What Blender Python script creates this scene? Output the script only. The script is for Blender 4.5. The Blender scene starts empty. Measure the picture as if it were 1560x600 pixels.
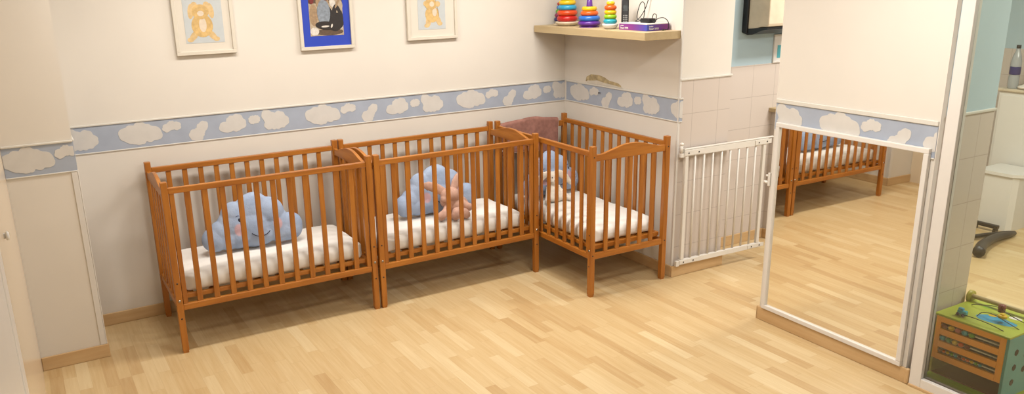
import bpy, bmesh, math, random
from mathutils import Vector, Matrix, noise
PI = math.pi
COL = bpy.context.scene.collection
random.seed(7)

# ------------------------------------------------------------------ helpers
def lin(c):
    c = c / 255.0
    return c / 12.92 if c <= 0.04045 else ((c + 0.055) / 1.055) ** 2.4
ALB = .76                       # surfaces are measured against a bright exposure
def rgb(r, g, b): return (lin(r) * ALB, lin(g) * ALB, lin(b) * ALB, 1)

class N:
    def __init__(s, name):
        s.m = bpy.data.materials.new(name); s.m.use_nodes = True
        s.t = s.m.node_tree; s.b = s.t.nodes['Principled BSDF']
    def new(s, ty, **kw):
        n = s.t.nodes.new(ty)
        for k, v in kw.items(): setattr(n, k, v)
        return n
    def link(s, a, b): s.t.links.new(a, b)
    def math(s, op, a, b=None):
        n = s.new('ShaderNodeMath', operation=op)
        for i, v in enumerate((a, b)):
            if v is None: continue
            if isinstance(v, (int, float)): n.inputs[i].default_value = v
            else: s.link(v, n.inputs[i])
        return n.outputs[0]
    def noise(s, scale=(1, 1, 1), sc=5, det=3, rough=.5, vec=None):
        if vec is None:
            vec = s.new('ShaderNodeTexCoord').outputs['Object']
        mp = s.new('ShaderNodeMapping'); mp.inputs['Scale'].default_value = scale
        s.link(vec, mp.inputs[0])
        n = s.new('ShaderNodeTexNoise'); n.inputs['Scale'].default_value = sc
        n.inputs['Detail'].default_value = det; n.inputs['Roughness'].default_value = rough
        s.link(mp.outputs[0], n.inputs['Vector'])
        return n.outputs[0]
    def ramp(s, fac, stops):
        r = s.new('ShaderNodeValToRGB'); e = r.color_ramp.elements
        e[0].position, e[0].color = stops[0]; e[1].position, e[1].color = stops[-1]
        for p, c in stops[1:-1]:
            q = e.new(p); q.color = c
        s.link(fac, r.inputs[0]); return r.outputs[0]
    def mix(s, fac, a, b, mode='MIX'):
        n = s.new('ShaderNodeMix', data_type='RGBA', blend_type=mode)
        for i, v in ((0, fac), (6, a), (7, b)):
            if isinstance(v, (int, float, tuple)): n.inputs[i].default_value = v
            else: s.link(v, n.inputs[i])
        return n.outputs[2]
    def bump(s, h, strength=.2, dist=.002):
        b = s.new('ShaderNodeBump'); b.inputs['Strength'].default_value = strength
        b.inputs['Distance'].default_value = dist
        s.link(h, b.inputs['Height']); s.link(b.outputs[0], s.b.inputs['Normal'])
    def color(s, c):
        if isinstance(c, tuple): s.b.inputs['Base Color'].default_value = c
        else: s.link(c, s.b.inputs['Base Color'])

def simple(name, c, rough=.5, var=.06, sc=12, bump=0, metal=0, scale=(1, 1, 1), spec=None):
    n = N(name)
    f = n.noise(scale, sc, 3)
    d = tuple(v * (1 - var * 1.6) for v in c[:3]) + (1,)
    l = tuple(min(1, v * (1 + var)) for v in c[:3]) + (1,)
    n.color(n.ramp(f, [(.3, d), (.7, l)]))
    n.b.inputs['Roughness'].default_value = rough
    n.b.inputs['Metallic'].default_value = metal
    if spec is not None: n.b.inputs['Specular IOR Level'].default_value = spec
    if bump: n.bump(n.noise(scale, sc * 8, 4), bump, .002)
    return n.m

def wood(name, base, dark, stretch, sc=30, rough=.35):
    n = N(name)
    g = n.noise(stretch, sc, 5, .6)
    b = n.noise((1, 1, 1), 2.5, 2)
    c = n.ramp(g, [(.3, dark), (.65, base)])
    c = n.mix(n.math('MULTIPLY', b, .35), c, dark)
    n.color(c); n.b.inputs['Roughness'].default_value = rough
    n.bump(g, .08, .001)
    return n.m

M = {}
CW = rgb(200, 129, 48); CD = rgb(160, 93, 30)
M['cot_v'] = wood('cot_wood_vertical', CW, CD, (1, 1, .08))
M['cot_h'] = wood('cot_wood_long', CW, CD, (.08, 1, 1))
M['cot_d'] = wood('cot_wood_cross', CW, CD, (1, .08, 1))
M['wall'] = simple('white_wall_paint', rgb(235, 228, 217), .8, .012, 3, .05)
M['wallup'] = M['wall']
M['ceil'] = simple('ceiling_paint', rgb(228, 224, 216), .9, .01, 3)
M['mold'] = simple('white_moulding', rgb(228, 224, 214), .5, .02)
M['corner'] = simple('white_plastic_corner', rgb(232, 228, 222), .4, .01)
M['border'] = simple('blue_border_paper', rgb(174, 183, 199), .7, .04, 9, .03)
M['cloudpaper'] = simple('cloud_border_print', rgb(220, 216, 210), .75, .03, 14)
M['base'] = wood('baseboard_wood', rgb(224, 190, 142), rgb(208, 170, 120), (.1, .1, 1), 25, .45)
M['whitemetal'] = simple('white_gate_enamel', rgb(236, 231, 222), .35, .01)
M['whiteframe'] = simple('white_frame_lacquer', rgb(236, 231, 224), .35, .01)
M['screw'] = simple('dark_screw', rgb(40, 32, 28), .5)
M['steel'] = simple('steel_bolt', rgb(190, 185, 175), .25, .05, metal=1)
M['sheet'] = simple('white_cotton_sheet', rgb(252, 249, 243), .9, .02, 8, .12, spec=.2)
M['shelf'] = wood('pale_shelf_wood', rgb(206, 184, 142), rgb(192, 168, 124), (1, .08, 1), 20, .5)
M['blanket'] = simple('dusty_pink_fleece', rgb(166, 120, 108), .95, .12, 30, .5, spec=.1)
M['stitch'] = simple('cream_stitching', rgb(226, 205, 190), .9)
M['black'] = simple('black_plastic', rgb(22, 21, 24), .4, .1)
M['grayprint'] = simple('grey_key', rgb(150, 148, 145), .5)
M['screen'] = simple('dark_screen', rgb(40, 48, 48), .15)
M['cream'] = simple('cream_plastic', rgb(228, 212, 186), .4)
M['white'] = simple('white_plastic', rgb(238, 234, 228), .4, .01)
M['bathblue'] = simple('light_blue_paint', rgb(190, 214, 224), .7, .015, 3)
M['plaster'] = simple('chipped_plaster', rgb(196, 178, 138), .95, .25, 25, .8)
M['plasterlip'] = simple('white_filler', rgb(224, 216, 202), .9, .05, 20, .5)
M['turq'] = simple('turquoise_print', rgb(96, 186, 198), .6)
M['pinkplush'] = simple('pink_beige_plush', rgb(214, 174, 156), .95, .08, 40, .5, spec=.1)
M['creamplush'] = simple('cream_plush', rgb(244, 236, 224), .95, .06, 40, .5, spec=.1)
M['darkthread'] = simple('dark_thread', rgb(38, 34, 50), .8)
M['navythread'] = simple('navy_thread', rgb(60, 66, 120), .8)
for k, c in dict(red=(196, 28, 24), orange=(235, 98, 28), dorange=(222, 76, 22), yellow=(240, 196, 20), lblue=(50, 160, 205), blue=(40, 112, 205),
                 purple=(98, 42, 150), green=(96, 170, 40), lime=(150, 200, 30), tq=(40, 170, 190), magenta=(140, 30, 90),
                 navy=(44, 42, 110), mgreen=(40, 150, 90), maroon=(120, 36, 34), pink=(205, 110, 110)).items():
    M[k] = simple('toy_' + k, rgb(*c), .3, .04, 8)
M['cubeorange'] = simple('orange_painted_wood', (1, .36, .03, 1), .4, .05, 6)
M['cubeteal'] = simple('teal_painted_wood', rgb(84, 166, 166), .45, .1, 6)
M['cubeyg'] = simple('yellow_green_painted_wood', rgb(176, 190, 60), .4, .06, 6)
M['cubeolive'] = simple('olive_painted_wood', rgb(170, 160, 50), .4, .06, 6)
M['dark'] = simple('dark_recess_panel', rgb(34, 22, 22), .7)
M['print_pale'] = simple('pale_blue_print', rgb(200, 206, 208), .6, .03, 20)
M['matwhite'] = simple('white_mount_board', rgb(228, 220, 206), .8, .01)
M['picframe'] = simple('white_picture_frame', rgb(226, 218, 202), .5, .02)
M['bearfur'] = simple('printed_bear_fur', rgb(220, 184, 120), .7, .12, 40)
M['bearfur2'] = simple('printed_bear_fur_light', rgb(226, 194, 140), .7, .1, 40)
M['bearbelly'] = simple('printed_bear_belly', rgb(228, 212, 190), .7, .05, 40)
M['matblue'] = simple('bright_blue_mount', rgb(36, 68, 190), .6, .03)
for k, c in dict(ph_sand=(190, 172, 146), ph_denim=(142, 152, 164), ph_dark=(42, 36, 36), ph_brown=(98, 78, 62), ph_white=(225, 218, 208),
                 ph_red=(120, 34, 34), ph_tan=(168, 140, 108)).items():
    M[k] = simple('photo_' + k[3:], rgb(*c), .5, .15, 60)

def tiles():
    n = N('white_wall_tiles')
    tc = n.new('ShaderNodeTexCoord').outputs['Object']
    sp = n.new('ShaderNodeSeparateXYZ'); n.link(tc, sp.inputs[0])
    u = n.math('ADD', sp.outputs[0], sp.outputs[1]); v = sp.outputs[2]
    T = .235
    fu = n.math('FRACT', n.math('DIVIDE', n.math('ADD', u, 10 - .90 + 1.04 + T), T))
    fv = n.math('FRACT', n.math('DIVIDE', n.math('ADD', v, -.219 + T), T))
    def edge(f):
        a = n.math('ABSOLUTE', n.math('SUBTRACT', f, .5))
        return n.math('GREATER_THAN', a, .492)
    g = n.math('MAXIMUM', edge(fu), edge(fv))
    n.color(n.mix(g, rgb(218, 206, 196), rgb(192, 181, 172)))
    n.b.inputs['Roughness'].default_value = .25
    n.bump(n.math('SUBTRACT', 1, g), .3, .001)
    return n.m
M['tiles'] = tiles()

def floor_mat():
    n = N('maple_strip_laminate')
    tc = n.new('ShaderNodeTexCoord').outputs['Object']
    sp = n.new('ShaderNodeSeparateXYZ'); n.link(tc, sp.inputs[0])
    x, y = sp.outputs[0], sp.outputs[1]
    W, L = .0655, .41
    xr = n.math('DIVIDE', x, W); row = n.math('FLOOR', xr)
    wn = n.new('ShaderNodeTexWhiteNoise', noise_dimensions='1D'); n.link(row, wn.inputs['W'])
    u = n.math('ADD', n.math('DIVIDE', y, L), n.math('MULTIPLY', wn.outputs[0], 5.3))
    col = n.math('FLOOR', u)
    cv = n.new('ShaderNodeCombineXYZ'); n.link(row, cv.inputs[0]); n.link(col, cv.inputs[1])
    w2 = n.new('ShaderNodeTexWhiteNoise', noise_dimensions='2D'); n.link(cv.outputs[0], w2.inputs['Vector'])
    idv = w2.outputs[0]
    c = n.ramp(idv, [(0, rgb(192, 156, 104)), (.10, rgb(202, 167, 114)), (.22, rgb(211, 180, 129)), (.75, rgb(215, 186, 136)), (.9, rgb(222, 196, 149)), (1, rgb(228, 205, 160))])
    off = n.new('ShaderNodeVectorMath', operation='MULTIPLY_ADD')
    n.link(w2.outputs[1], off.inputs[0]); off.inputs[1].default_value = (9, 9, 9); n.link(tc, off.inputs[2])
    g = n.noise((1, .05, 1), 60, 5, .6, off.outputs[0])
    c = n.mix(.3, c, n.ramp(g, [(.3, rgb(196, 160, 110)), (.7, rgb(236, 214, 172))]))
    def edge(f, w):
        a = n.math('ABSOLUTE', n.math('SUBTRACT', f, .5))
        return n.math('GREATER_THAN', a, .5 - w)
    e = n.math('MAXIMUM', edge(n.math('FRACT', xr), .012), edge(n.math('FRACT', u), .003))
    c = n.mix(n.math('MULTIPLY', e, .22), c, rgb(150, 112, 70))
    n.color(c); n.b.inputs['Roughness'].default_value = .38
    n.b.inputs['Specular IOR Level'].default_value = .45
    n.bump(g, .03, .001)
    return n.m
M['floor'] = floor_mat()

def cloud_fabric():
    n = N('blue_cloud_fleece')
    tc = n.new('ShaderNodeTexCoord').outputs['Object']
    def blush(x, z):
        sp = n.new('ShaderNodeSeparateXYZ'); n.link(tc, sp.inputs[0])
        dx = n.math('DIVIDE', n.math('SUBTRACT', sp.outputs[0], x), .026)
        dz = n.math('DIVIDE', n.math('SUBTRACT', sp.outputs[2], z), .034)
        d = n.math('SQRT', n.math('ADD', n.math('POWER', dx, 2), n.math('POWER', dz, 2)))
        r = n.math('SUBTRACT', 1.25, d)
        r = n.math('MULTIPLY', r, 3); r.node.use_clamp = True
        return n.math('MULTIPLY', r, n.math('LESS_THAN', sp.outputs[1], 0))
    m = n.math('MAXIMUM', blush(-.115, .11), blush(.125, .115))
    f = n.noise((1, 1, 1), 10, 4)
    c = n.ramp(f, [(.3, rgb(160, 178, 208)), (.7, rgb(180, 195, 220))])
    n.color(n.mix(n.math('MULTIPLY', m, .75), c, rgb(228, 178, 178)))
    n.b.inputs['Roughness'].default_value = .95; n.b.inputs['Specular IOR Level'].default_value = .1
    n.bump(n.noise((1, 1, 1), 7, 5, .6), .6, .02)
    return n.m
M['cloudfab'] = cloud_fabric()

def mirror_mat():
    n = N('mirror_silver'); n.color((.90, .88, .82, 1))
    n.b.inputs['Metallic'].default_value = 1; n.b.inputs['Roughness'].default_value = .015
    return n.m
M['mirror'] = mirror_mat()
def glass_mat():
    n = N('partition_glass')
    out = n.t.nodes['Material Output']
    tr = n.new('ShaderNodeBsdfTransparent'); tr.inputs[0].default_value = (.93, .96, .92, 1)
    gl = n.new('ShaderNodeBsdfGlossy'); gl.inputs['Roughness'].default_value = .03
    fr = n.new('ShaderNodeFresnel'); fr.inputs[0].default_value = 1.5
    mx = n.new('ShaderNodeMixShader')
    n.link(fr.outputs[0], mx.inputs[0]); n.link(tr.outputs[0], mx.inputs[1]); n.link(gl.outputs[0], mx.inputs[2])
    n.link(mx.outputs[0], out.inputs[0])
    return n.m
M['glass'] = glass_mat()
def panel_mat():
    n = N('glossy_cream_panel'); n.color(rgb(230, 212, 186))
    n.b.inputs['Roughness'].default_value = .18; n.b.inputs['IOR'].default_value = 1.3
    return n.m
M['panel'] = panel_mat()
def clear_plastic():
    n = N('bottle_plastic'); n.color(rgb(215, 222, 226))
    n.b.inputs['Roughness'].default_value = .15; n.b.inputs['Transmission Weight'].default_value = .5
    return n.m
M['bottle'] = clear_plastic()

class MB:
    """collects primitives into one bmesh; each call may name a material"""
    def __init__(s): s.bm = bmesh.new(); s.mats = []
    def mi(s, m):
        m = M[m] if isinstance(m, str) else m
        if m not in s.mats: s.mats.append(m)
        return s.mats.index(m)
    def merge(s, b, m, smooth=False, mat=None):
        i = s.mi(m)
        if mat is not None: bmesh.ops.transform(b, matrix=mat, verts=b.verts)
        mp = {}
        for v in b.verts: mp[v] = s.bm.verts.new(v.co)
        for f in b.faces:
            try: g = s.bm.faces.new([mp[v] for v in f.verts])
            except ValueError: continue
            g.material_index = i; g.smooth = smooth
        b.free(); return s
    def box(s, x0, x1, y0, y1, z0, z1, m, bev=0, seg=2, mat=None):
        b = bmesh.new(); bmesh.ops.create_cube(b, size=1)
        for v in b.verts:
            v.co = Vector(((x0 + x1) / 2 + v.co.x * (x1 - x0), (y0 + y1) / 2 + v.co.y * (y1 - y0), (z0 + z1) / 2 + v.co.z * (z1 - z0)))
        if bev: bmesh.ops.bevel(b, geom=b.edges[:], offset=bev, segments=seg, affect='EDGES', profile=.5)
        return s.merge(b, m, bool(bev) and seg > 2, mat)
    def cyl(s, p0, p1, r, m, seg=12, r2=None, smooth=True):
        p0, p1 = Vector(p0), Vector(p1); d = p1 - p0
        b = bmesh.new(); bmesh.ops.create_cone(b, cap_ends=True, segments=seg, radius1=r, radius2=r if r2 is None else r2, depth=d.length)
        q = Vector((0, 0, 1)).rotation_difference(d)
        return s.merge(b, m, smooth, Matrix.Translation((p0 + p1) / 2) @ q.to_matrix().to_4x4())
    def ell(s, c, r, m, rot=None, sub=3):
        b = bmesh.new(); bmesh.ops.create_icosphere(b, subdivisions=sub, radius=1)
        mt = Matrix.Translation(c)
        if rot: mt = mt @ Matrix.Rotation(rot[1], 4, rot[0])
        if isinstance(r, (int, float)): r = (r, r, r)
        return s.merge(b, m, True, mt @ Matrix.Diagonal((*r, 1)))
    def torus(s, c, R, r, m, squash=1, n=32, k=10):
        b = bmesh.new(); g = []
        for i in range(n):
            a = 2 * PI * i / n
            g.append([b.verts.new((c[0] + (R + r * math.cos(t)) * math.cos(a), c[1] + (R + r * math.cos(t)) * math.sin(a), c[2] + r * squash * math.sin(t))) for t in [2 * PI * j / k for j in range(k)]])
        for i in range(n):
            for j in range(k):
                b.faces.new((g[i][j], g[(i + 1) % n][j], g[(i + 1) % n][(j + 1) % k], g[i][(j + 1) % k]))
        return s.merge(b, m, True)
    def lathe(s, prof, m, n=28, c=(0, 0, 0)):
        b = bmesh.new(); g = []
        for r, z in prof:
            g.append([b.verts.new((c[0] + max(r, 1e-4) * math.cos(2 * PI * i / n), c[1] + max(r, 1e-4) * math.sin(2 * PI * i / n), c[2] + z)) for i in range(n)])
        for a, d in zip(g, g[1:]):
            for i in range(n): b.faces.new((a[i], a[(i + 1) % n], d[(i + 1) % n], d[i]))
        b.faces.new(list(reversed(g[0]))); b.faces.new(g[-1])
        return s.merge(b, m, True)
    def tube(s, pts, r, m, k=8, closed=False):
        pts = [Vector(p) for p in pts]; b = bmesh.new(); g = []
        up = Vector((0, 0, 1))
        for i, p in enumerate(pts):
            t = (pts[min(i + 1, len(pts) - 1)] - pts[max(i - 1, 0)]).normalized()
            if abs(t.dot(up)) > .95: up = Vector((1, 0, 0)) if abs(t.x) < .9 else Vector((0, 1, 0))
            a = t.cross(up).normalized(); c = a.cross(t).normalized(); up = c
            rr = r[i] if isinstance(r, (list, tuple)) else r
            g.append([b.verts.new(p + a * rr * math.cos(2 * PI * j / k) + c * rr * math.sin(2 * PI * j / k)) for j in range(k)])
        for a, d in zip(g, g[1:]):
            for j in range(k): b.faces.new((a[j], a[(j + 1) % k], d[(j + 1) % k], d[j]))
        b.faces.new(list(reversed(g[0]))); b.faces.new(g[-1])
        return s.merge(b, m, True)
    def prism(s, pts, axis, a, d, m, smooth=False):
        """extrude a 2D outline. axis 'y': pts are (x,z); axis 'x': pts are (y,z); axis 'z': (x,y)"""
        def P(p, t):
            return {'y': (p[0], t, p[1]), 'x': (t, p[0], p[1]), 'z': (p[0], p[1], t)}[axis]
        b = bmesh.new(); A = [b.verts.new(P(p, a)) for p in pts]; B = [b.verts.new(P(p, d)) for p in pts]
        n = len(pts)
        b.faces.new(A); b.faces.new(list(reversed(B)))
        for i in range(n): b.faces.new((A[i], B[i], B[(i + 1) % n], A[(i + 1) % n]))
        bmesh.ops.recalc_face_normals(b, faces=b.faces)
        return s.merge(b, m, smooth)
    def build(s, name, parent=None, loc=None, rz=None):
        me = bpy.data.meshes.new(name)
        bmesh.ops.recalc_face_normals(s.bm, faces=s.bm.faces)
        s.bm.to_mesh(me); s.bm.free()
        for m in s.mats: me.materials.append(m)
        o = bpy.data.objects.new(name, me); COL.objects.link(o)
        if parent: o.parent = parent
        if loc: o.location = loc
        if rz is not None: o.rotation_euler = (0, 0, rz)
        return o

RA = -.018                      # the shelf wall meets the back wall at slightly more than a right angle
def RF(x, y, z=0):
    c, s = math.cos(RA), math.sin(RA)
    return (x * c - y * s, x * s + y * c, z)
def thing(name, label, cat, loc=(0, 0, 0), rz=0, group=None):
    o = bpy.data.objects.new(name, None); COL.objects.link(o); o.empty_display_size = .05
    o.location = loc; o.rotation_euler = (0, 0, rz)
    o['label'] = label; o['category'] = cat
    if group: o['group'] = group
    return o
def tag(o, label, cat, group=None):
    o['label'] = label; o['category'] = cat
    if group: o['group'] = group
    return o
def struct(mb, name, right=False, loc=None):
    o = mb.build(name, None, loc, RA if right else None); o['kind'] = 'structure'; return o
def copy_tree(o, parent=None):
    c = o.copy(); COL.objects.link(c)
    if parent: c.parent = parent
    for ch in o.children: copy_tree(ch, c)
    return c
def fuse(o, vox=.006, it=6):
    """melt the overlapping lumps of a soft toy into one continuous skin"""
    m = o.modifiers.new('remesh', 'REMESH'); m.mode = 'VOXEL'; m.voxel_size = vox; m.use_smooth_shade = True
    k = o.modifiers.new('smooth', 'SMOOTH'); k.factor = .5; k.iterations = it
    return o

# ------------------------------------------------------------------ room
H = 2.7
struct(MB().box(-5.2, 5, -7.6, .6, -.12, 0, 'floor'), 'floor')
struct(MB().box(-5.2, 5, -7.6, .6, H, H + .1, 'ceil'), 'ceiling')
struct(MB().box(-3.617, .2, 0, .18, 0, H, 'wall'), 'wall_back')
struct(MB().box(-4.3, -3.617, -.4825, .18, 0, H, 'wall'), 'wall_column')
struct(MB().box(-4.1, -3.965, -7.2, -.4835, 0, H, 'wall'), 'wall_left')
struct(MB().box(-4.1, 4.6, -7.35, -7.2, 0, H, 'wall'), 'wall_front')
# shelf wall: a block whose side turns into the bathroom opening
b = MB().box(0, .47, -1.32, .12, 0, H, 'wall')
b.box(.012, .47, -1.33, -1.32, .08, 1.385, 'tiles')
b.box(0, .475, -1.338, -1.32, 1.385, 1.4, 'mold', .004)
b.box(-.004, .012, -1.332, -1.318, .08, H, 'corner', .003)
struct(b, 'wall_right', True)
# bathroom back wall with tiles below and blue paint above
b = MB().box(.47, 3.75, -1.04, -.9, 0, 1.402, 'tiles').box(.47, 3.75, -1.036, -.9, 1.402, H, 'bathblue')
struct(b, 'wall_bathroom_back', True)
b = MB().box(3.75, 3.9, -5.6, -.9, 0, 1.386, 'tiles').box(3.755, 3.9, -5.6, -.9, 1.386, H, 'bathblue')
struct(b, 'wall_bathroom_far', True)
struct(MB().box(.0, 3.75, -5.75, -5.6, 0, H, 'wall'), 'wall_bathroom_front', True)
# low pier with beige capping
b = MB().box(1.235, 1.7, -1.16, -1.04, 0, 1.03, 'tiles')
struct(b, 'wall_low_pier', True)
struct(MB().box(1.2, 1.72, -1.18, -1.04, 1.03, 1.06, 'shelf', .004), 'trim_8', True)
# mirror pier
b = MB().box(-.038, .40, -3.135, -2.165, 0, H, 'wall')
b.box(.0, .402, -3.139, -3.135, 0, 1.386, 'tiles').box(.0, .402, -3.138, -3.135, 1.392, H, 'bathblue')
b.box(.0, .404, -3.147, -3.135, 1.38, 1.394, 'mold', .003)
struct(b, 'wall_mirror', True)

# baseboards
def bb(mb, x0, x1, y0, y1, h=.08): return mb.box(x0, x1, y0, y1, 0, h, 'base', .004, 2)
struct(bb(MB(), -3.617, -.0, -.012, 0), 'baseboard_back')
b = bb(MB(), -3.954, -3.605, -.4945, -.4825); bb(b, -3.617, -3.605, -.4825, -.012)
struct(b, 'baseboard_column')
b = bb(MB(), -.012, 0, -1.332, -.03, .082); bb(b, -.012, .475, -1.345, -1.332, .082); bb(b, .47, .482, -1.345, -1.05, .082)
struct(b, 'baseboard_right', True)
b = bb(MB(), .482, 1.222, -1.052, -1.04, .08); bb(b, 1.222, 1.235, -1.172, -1.04); bb(b, 1.235, 1.7, -1.172, -1.16)
struct(b, 'baseboard_bathroom', True)
b = MB()
b.box(-.052, -.038, -3.15, -2.15, 0, .084, 'base', .005, 3).box(-.052, .41, -2.165, -2.151, 0, .084, 'base', .005, 3)
b.box(-.056, -.034, -3.162, -3.140, 0, .088, 'base', .009, 4)
struct(b, 'baseboard_mirror', True)
struct(MB().box(-3.648, -3.618, -.4875, -.4825, .08, 1.104, 'corner', .002).box(-3.6175, -3.612, -.4875, -.46, .08, 1.104, 'corner', .002), 'trim_9')

# ------------------------------------------------------------------ printed cloud border
CLD = {  # circles (dx, dz, r) in metres
 'A': [(-.086, .005, .040), (-.055, .022, .036), (0, .028, .045), (-.02, -.02, .045), (.03, .015, .044), (.075, 0, .042), (.09, -.012, .036), (.05, -.02, .035), (-.06, -.02, .035), (0, -.035, .03)],
 'A2': [(-.03, -.008, .026), (0, .006, .028), (.03, .0, .026)],
 'B': [(-.028, -.03, .036), (-.012, -.042, .034), (-.002, -.02, .034), (.018, .012, .032), (.03, .024, .028)],
 'C': [(-.055, -.018, .033), (-.03, -.02, .035), (0, .01, .042), (.03, .018, .04), (.05, -.005, .036), (.02, -.02, .034)],
 'o': [(-.01, 0, .027), (.012, .002, .026)],
 'D': [(-.05, .035, .036), (-.02, .0, .05), (.03, .008, .046), (.065, -.012, .032), (-.04, -.03, .032), (.02, -.03, .034), (.05, -.028, .03), (-.005, -.034, .03)]}
SEQ = [('D', -.335, .005), ('A', 0, .003), ('A2', .185, .03), ('B', .347, -.008), ('C', .56, .008), ('o', .70, .018), ('D', .835, .005)]
def cloud_outline(k):
    cs = CLD[k]; cx = sum(c[0] for c in cs) / len(cs); cz = sum(c[1] for c in cs) / len(cs)
    out = []
    for i in range(56):
        a = 2 * PI * i / 56; dx, dz = math.cos(a), math.sin(a); best = .01
        for x, z, r in cs:
            ox, oz = x - cx, z - cz; t = ox * dx + oz * dz; d2 = ox * ox + oz * oz - t * t
            if d2 < r * r: best = max(best, t + math.sqrt(r * r - d2))
        best += .0050 * abs(math.sin(a * 6)) - .002
        out.append((cx + best * dx, cz + best * dz))
    return out
def border(name, length, zt, zb, first, sgn=1, right=False, loc=(0, 0, 0), rz=0, mold=.012):
    """strip runs along local +x from 0 to length and faces local -y; clouds repeat every 1.17 m"""
    m = MB(); m.box(0, length, -.003, 0, zb, zt, 'border')
    m.box(0, length, -.009, 0, zt, zt + mold, 'mold', .003).box(0, length, -.006, 0, zb - .007, zb, 'mold', .002)
    zc = (zt + zb) / 2
    for rep in range(-2, 5):
        for k, dx, dz in SEQ:
            if k == 'D' and dx < 0: continue
            c = first + rep * 1.17 + dx
            pts = [(max(0.001, min(length - .001, c + x)), zc + dz + z) for x, z in cloud_outline(k)]
            if max(p[0] for p in pts) - min(p[0] for p in pts) < .015: continue
            q = [pts[0]]
            for p in pts[1:]:
                if (Vector(p) - Vector(q[-1])).length > 1e-4: q.append(p)
            if (Vector(q[0]) - Vector(q[-1])).length < 1e-4: q.pop()
            m.prism(q, 'y', -.003, -.0045, 'cloudpaper')
    o = m.build(name, None, RF(*loc) if right else loc, rz + (RA if right else 0)); o['kind'] = 'structure'
    return o
border('trim_1', 3.616, 1.268, 1.112, -3.215 + 3.617, loc=(-3.617, 0, 0))
border('trim_2', .337, 1.268, 1.112, -3.84 + 3.954, loc=(-3.954, -.4825, 0))
border('trim_3', .4545, 1.268, 1.112, .62, loc=(-3.617, -.471, 0), rz=PI / 2)
# along the right-hand walls the strip faces -x: local +x runs towards -y
border('trim_4', 1.29, 1.262, 1.115, .18, right=True, loc=(0, -.03, 0), rz=-PI / 2)
border('trim_5', .03, 1.262, 1.115, .08, right=True, loc=(-.003, -1.3325, 0), rz=0)
border('trim_6', .96, 1.345, 1.19, 2.595 - 2.17, right=True, loc=(-.038, -2.17, 0), rz=-PI / 2, mold=.024)

# ------------------------------------------------------------------ left wall panel, door frame
b = MB().box(-3.965, -3.955, -2.8, -.4845, 0.0, H - .02, 'panel')
struct(b, 'door_1')
b = MB().box(-3.963, -3.948, -2.95, -2.8, 0, H - .02, 'whiteframe', .004).box(-3.963, -3.952, -3.55, -2.95, 0, H - .02, 'whiteframe', .002)
b.box(-3.963, -3.956, -3.60, -3.55, 0, H - .02, 'screw')
b.box(-3.963, -3.948, -4.8, -3.60, 0, H - .02, 'whiteframe', .004)
struct(b, 'trim_7')
t = thing('door_knob', 'small white knob on the glossy cream door at the left edge', 'knob', (-3.956, -2.2, 1.255))
for nm, pr in (('stem', [(.010, 0), (.010, .004), (.006, .006)]), ('grip', [(.006, .005), (.014, .008), (.016, .012), (.012, .017), (.003, .018)])):
    MB().lathe(pr, 'white').build(nm, t).rotation_euler = (0, PI / 2, 0)

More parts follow.
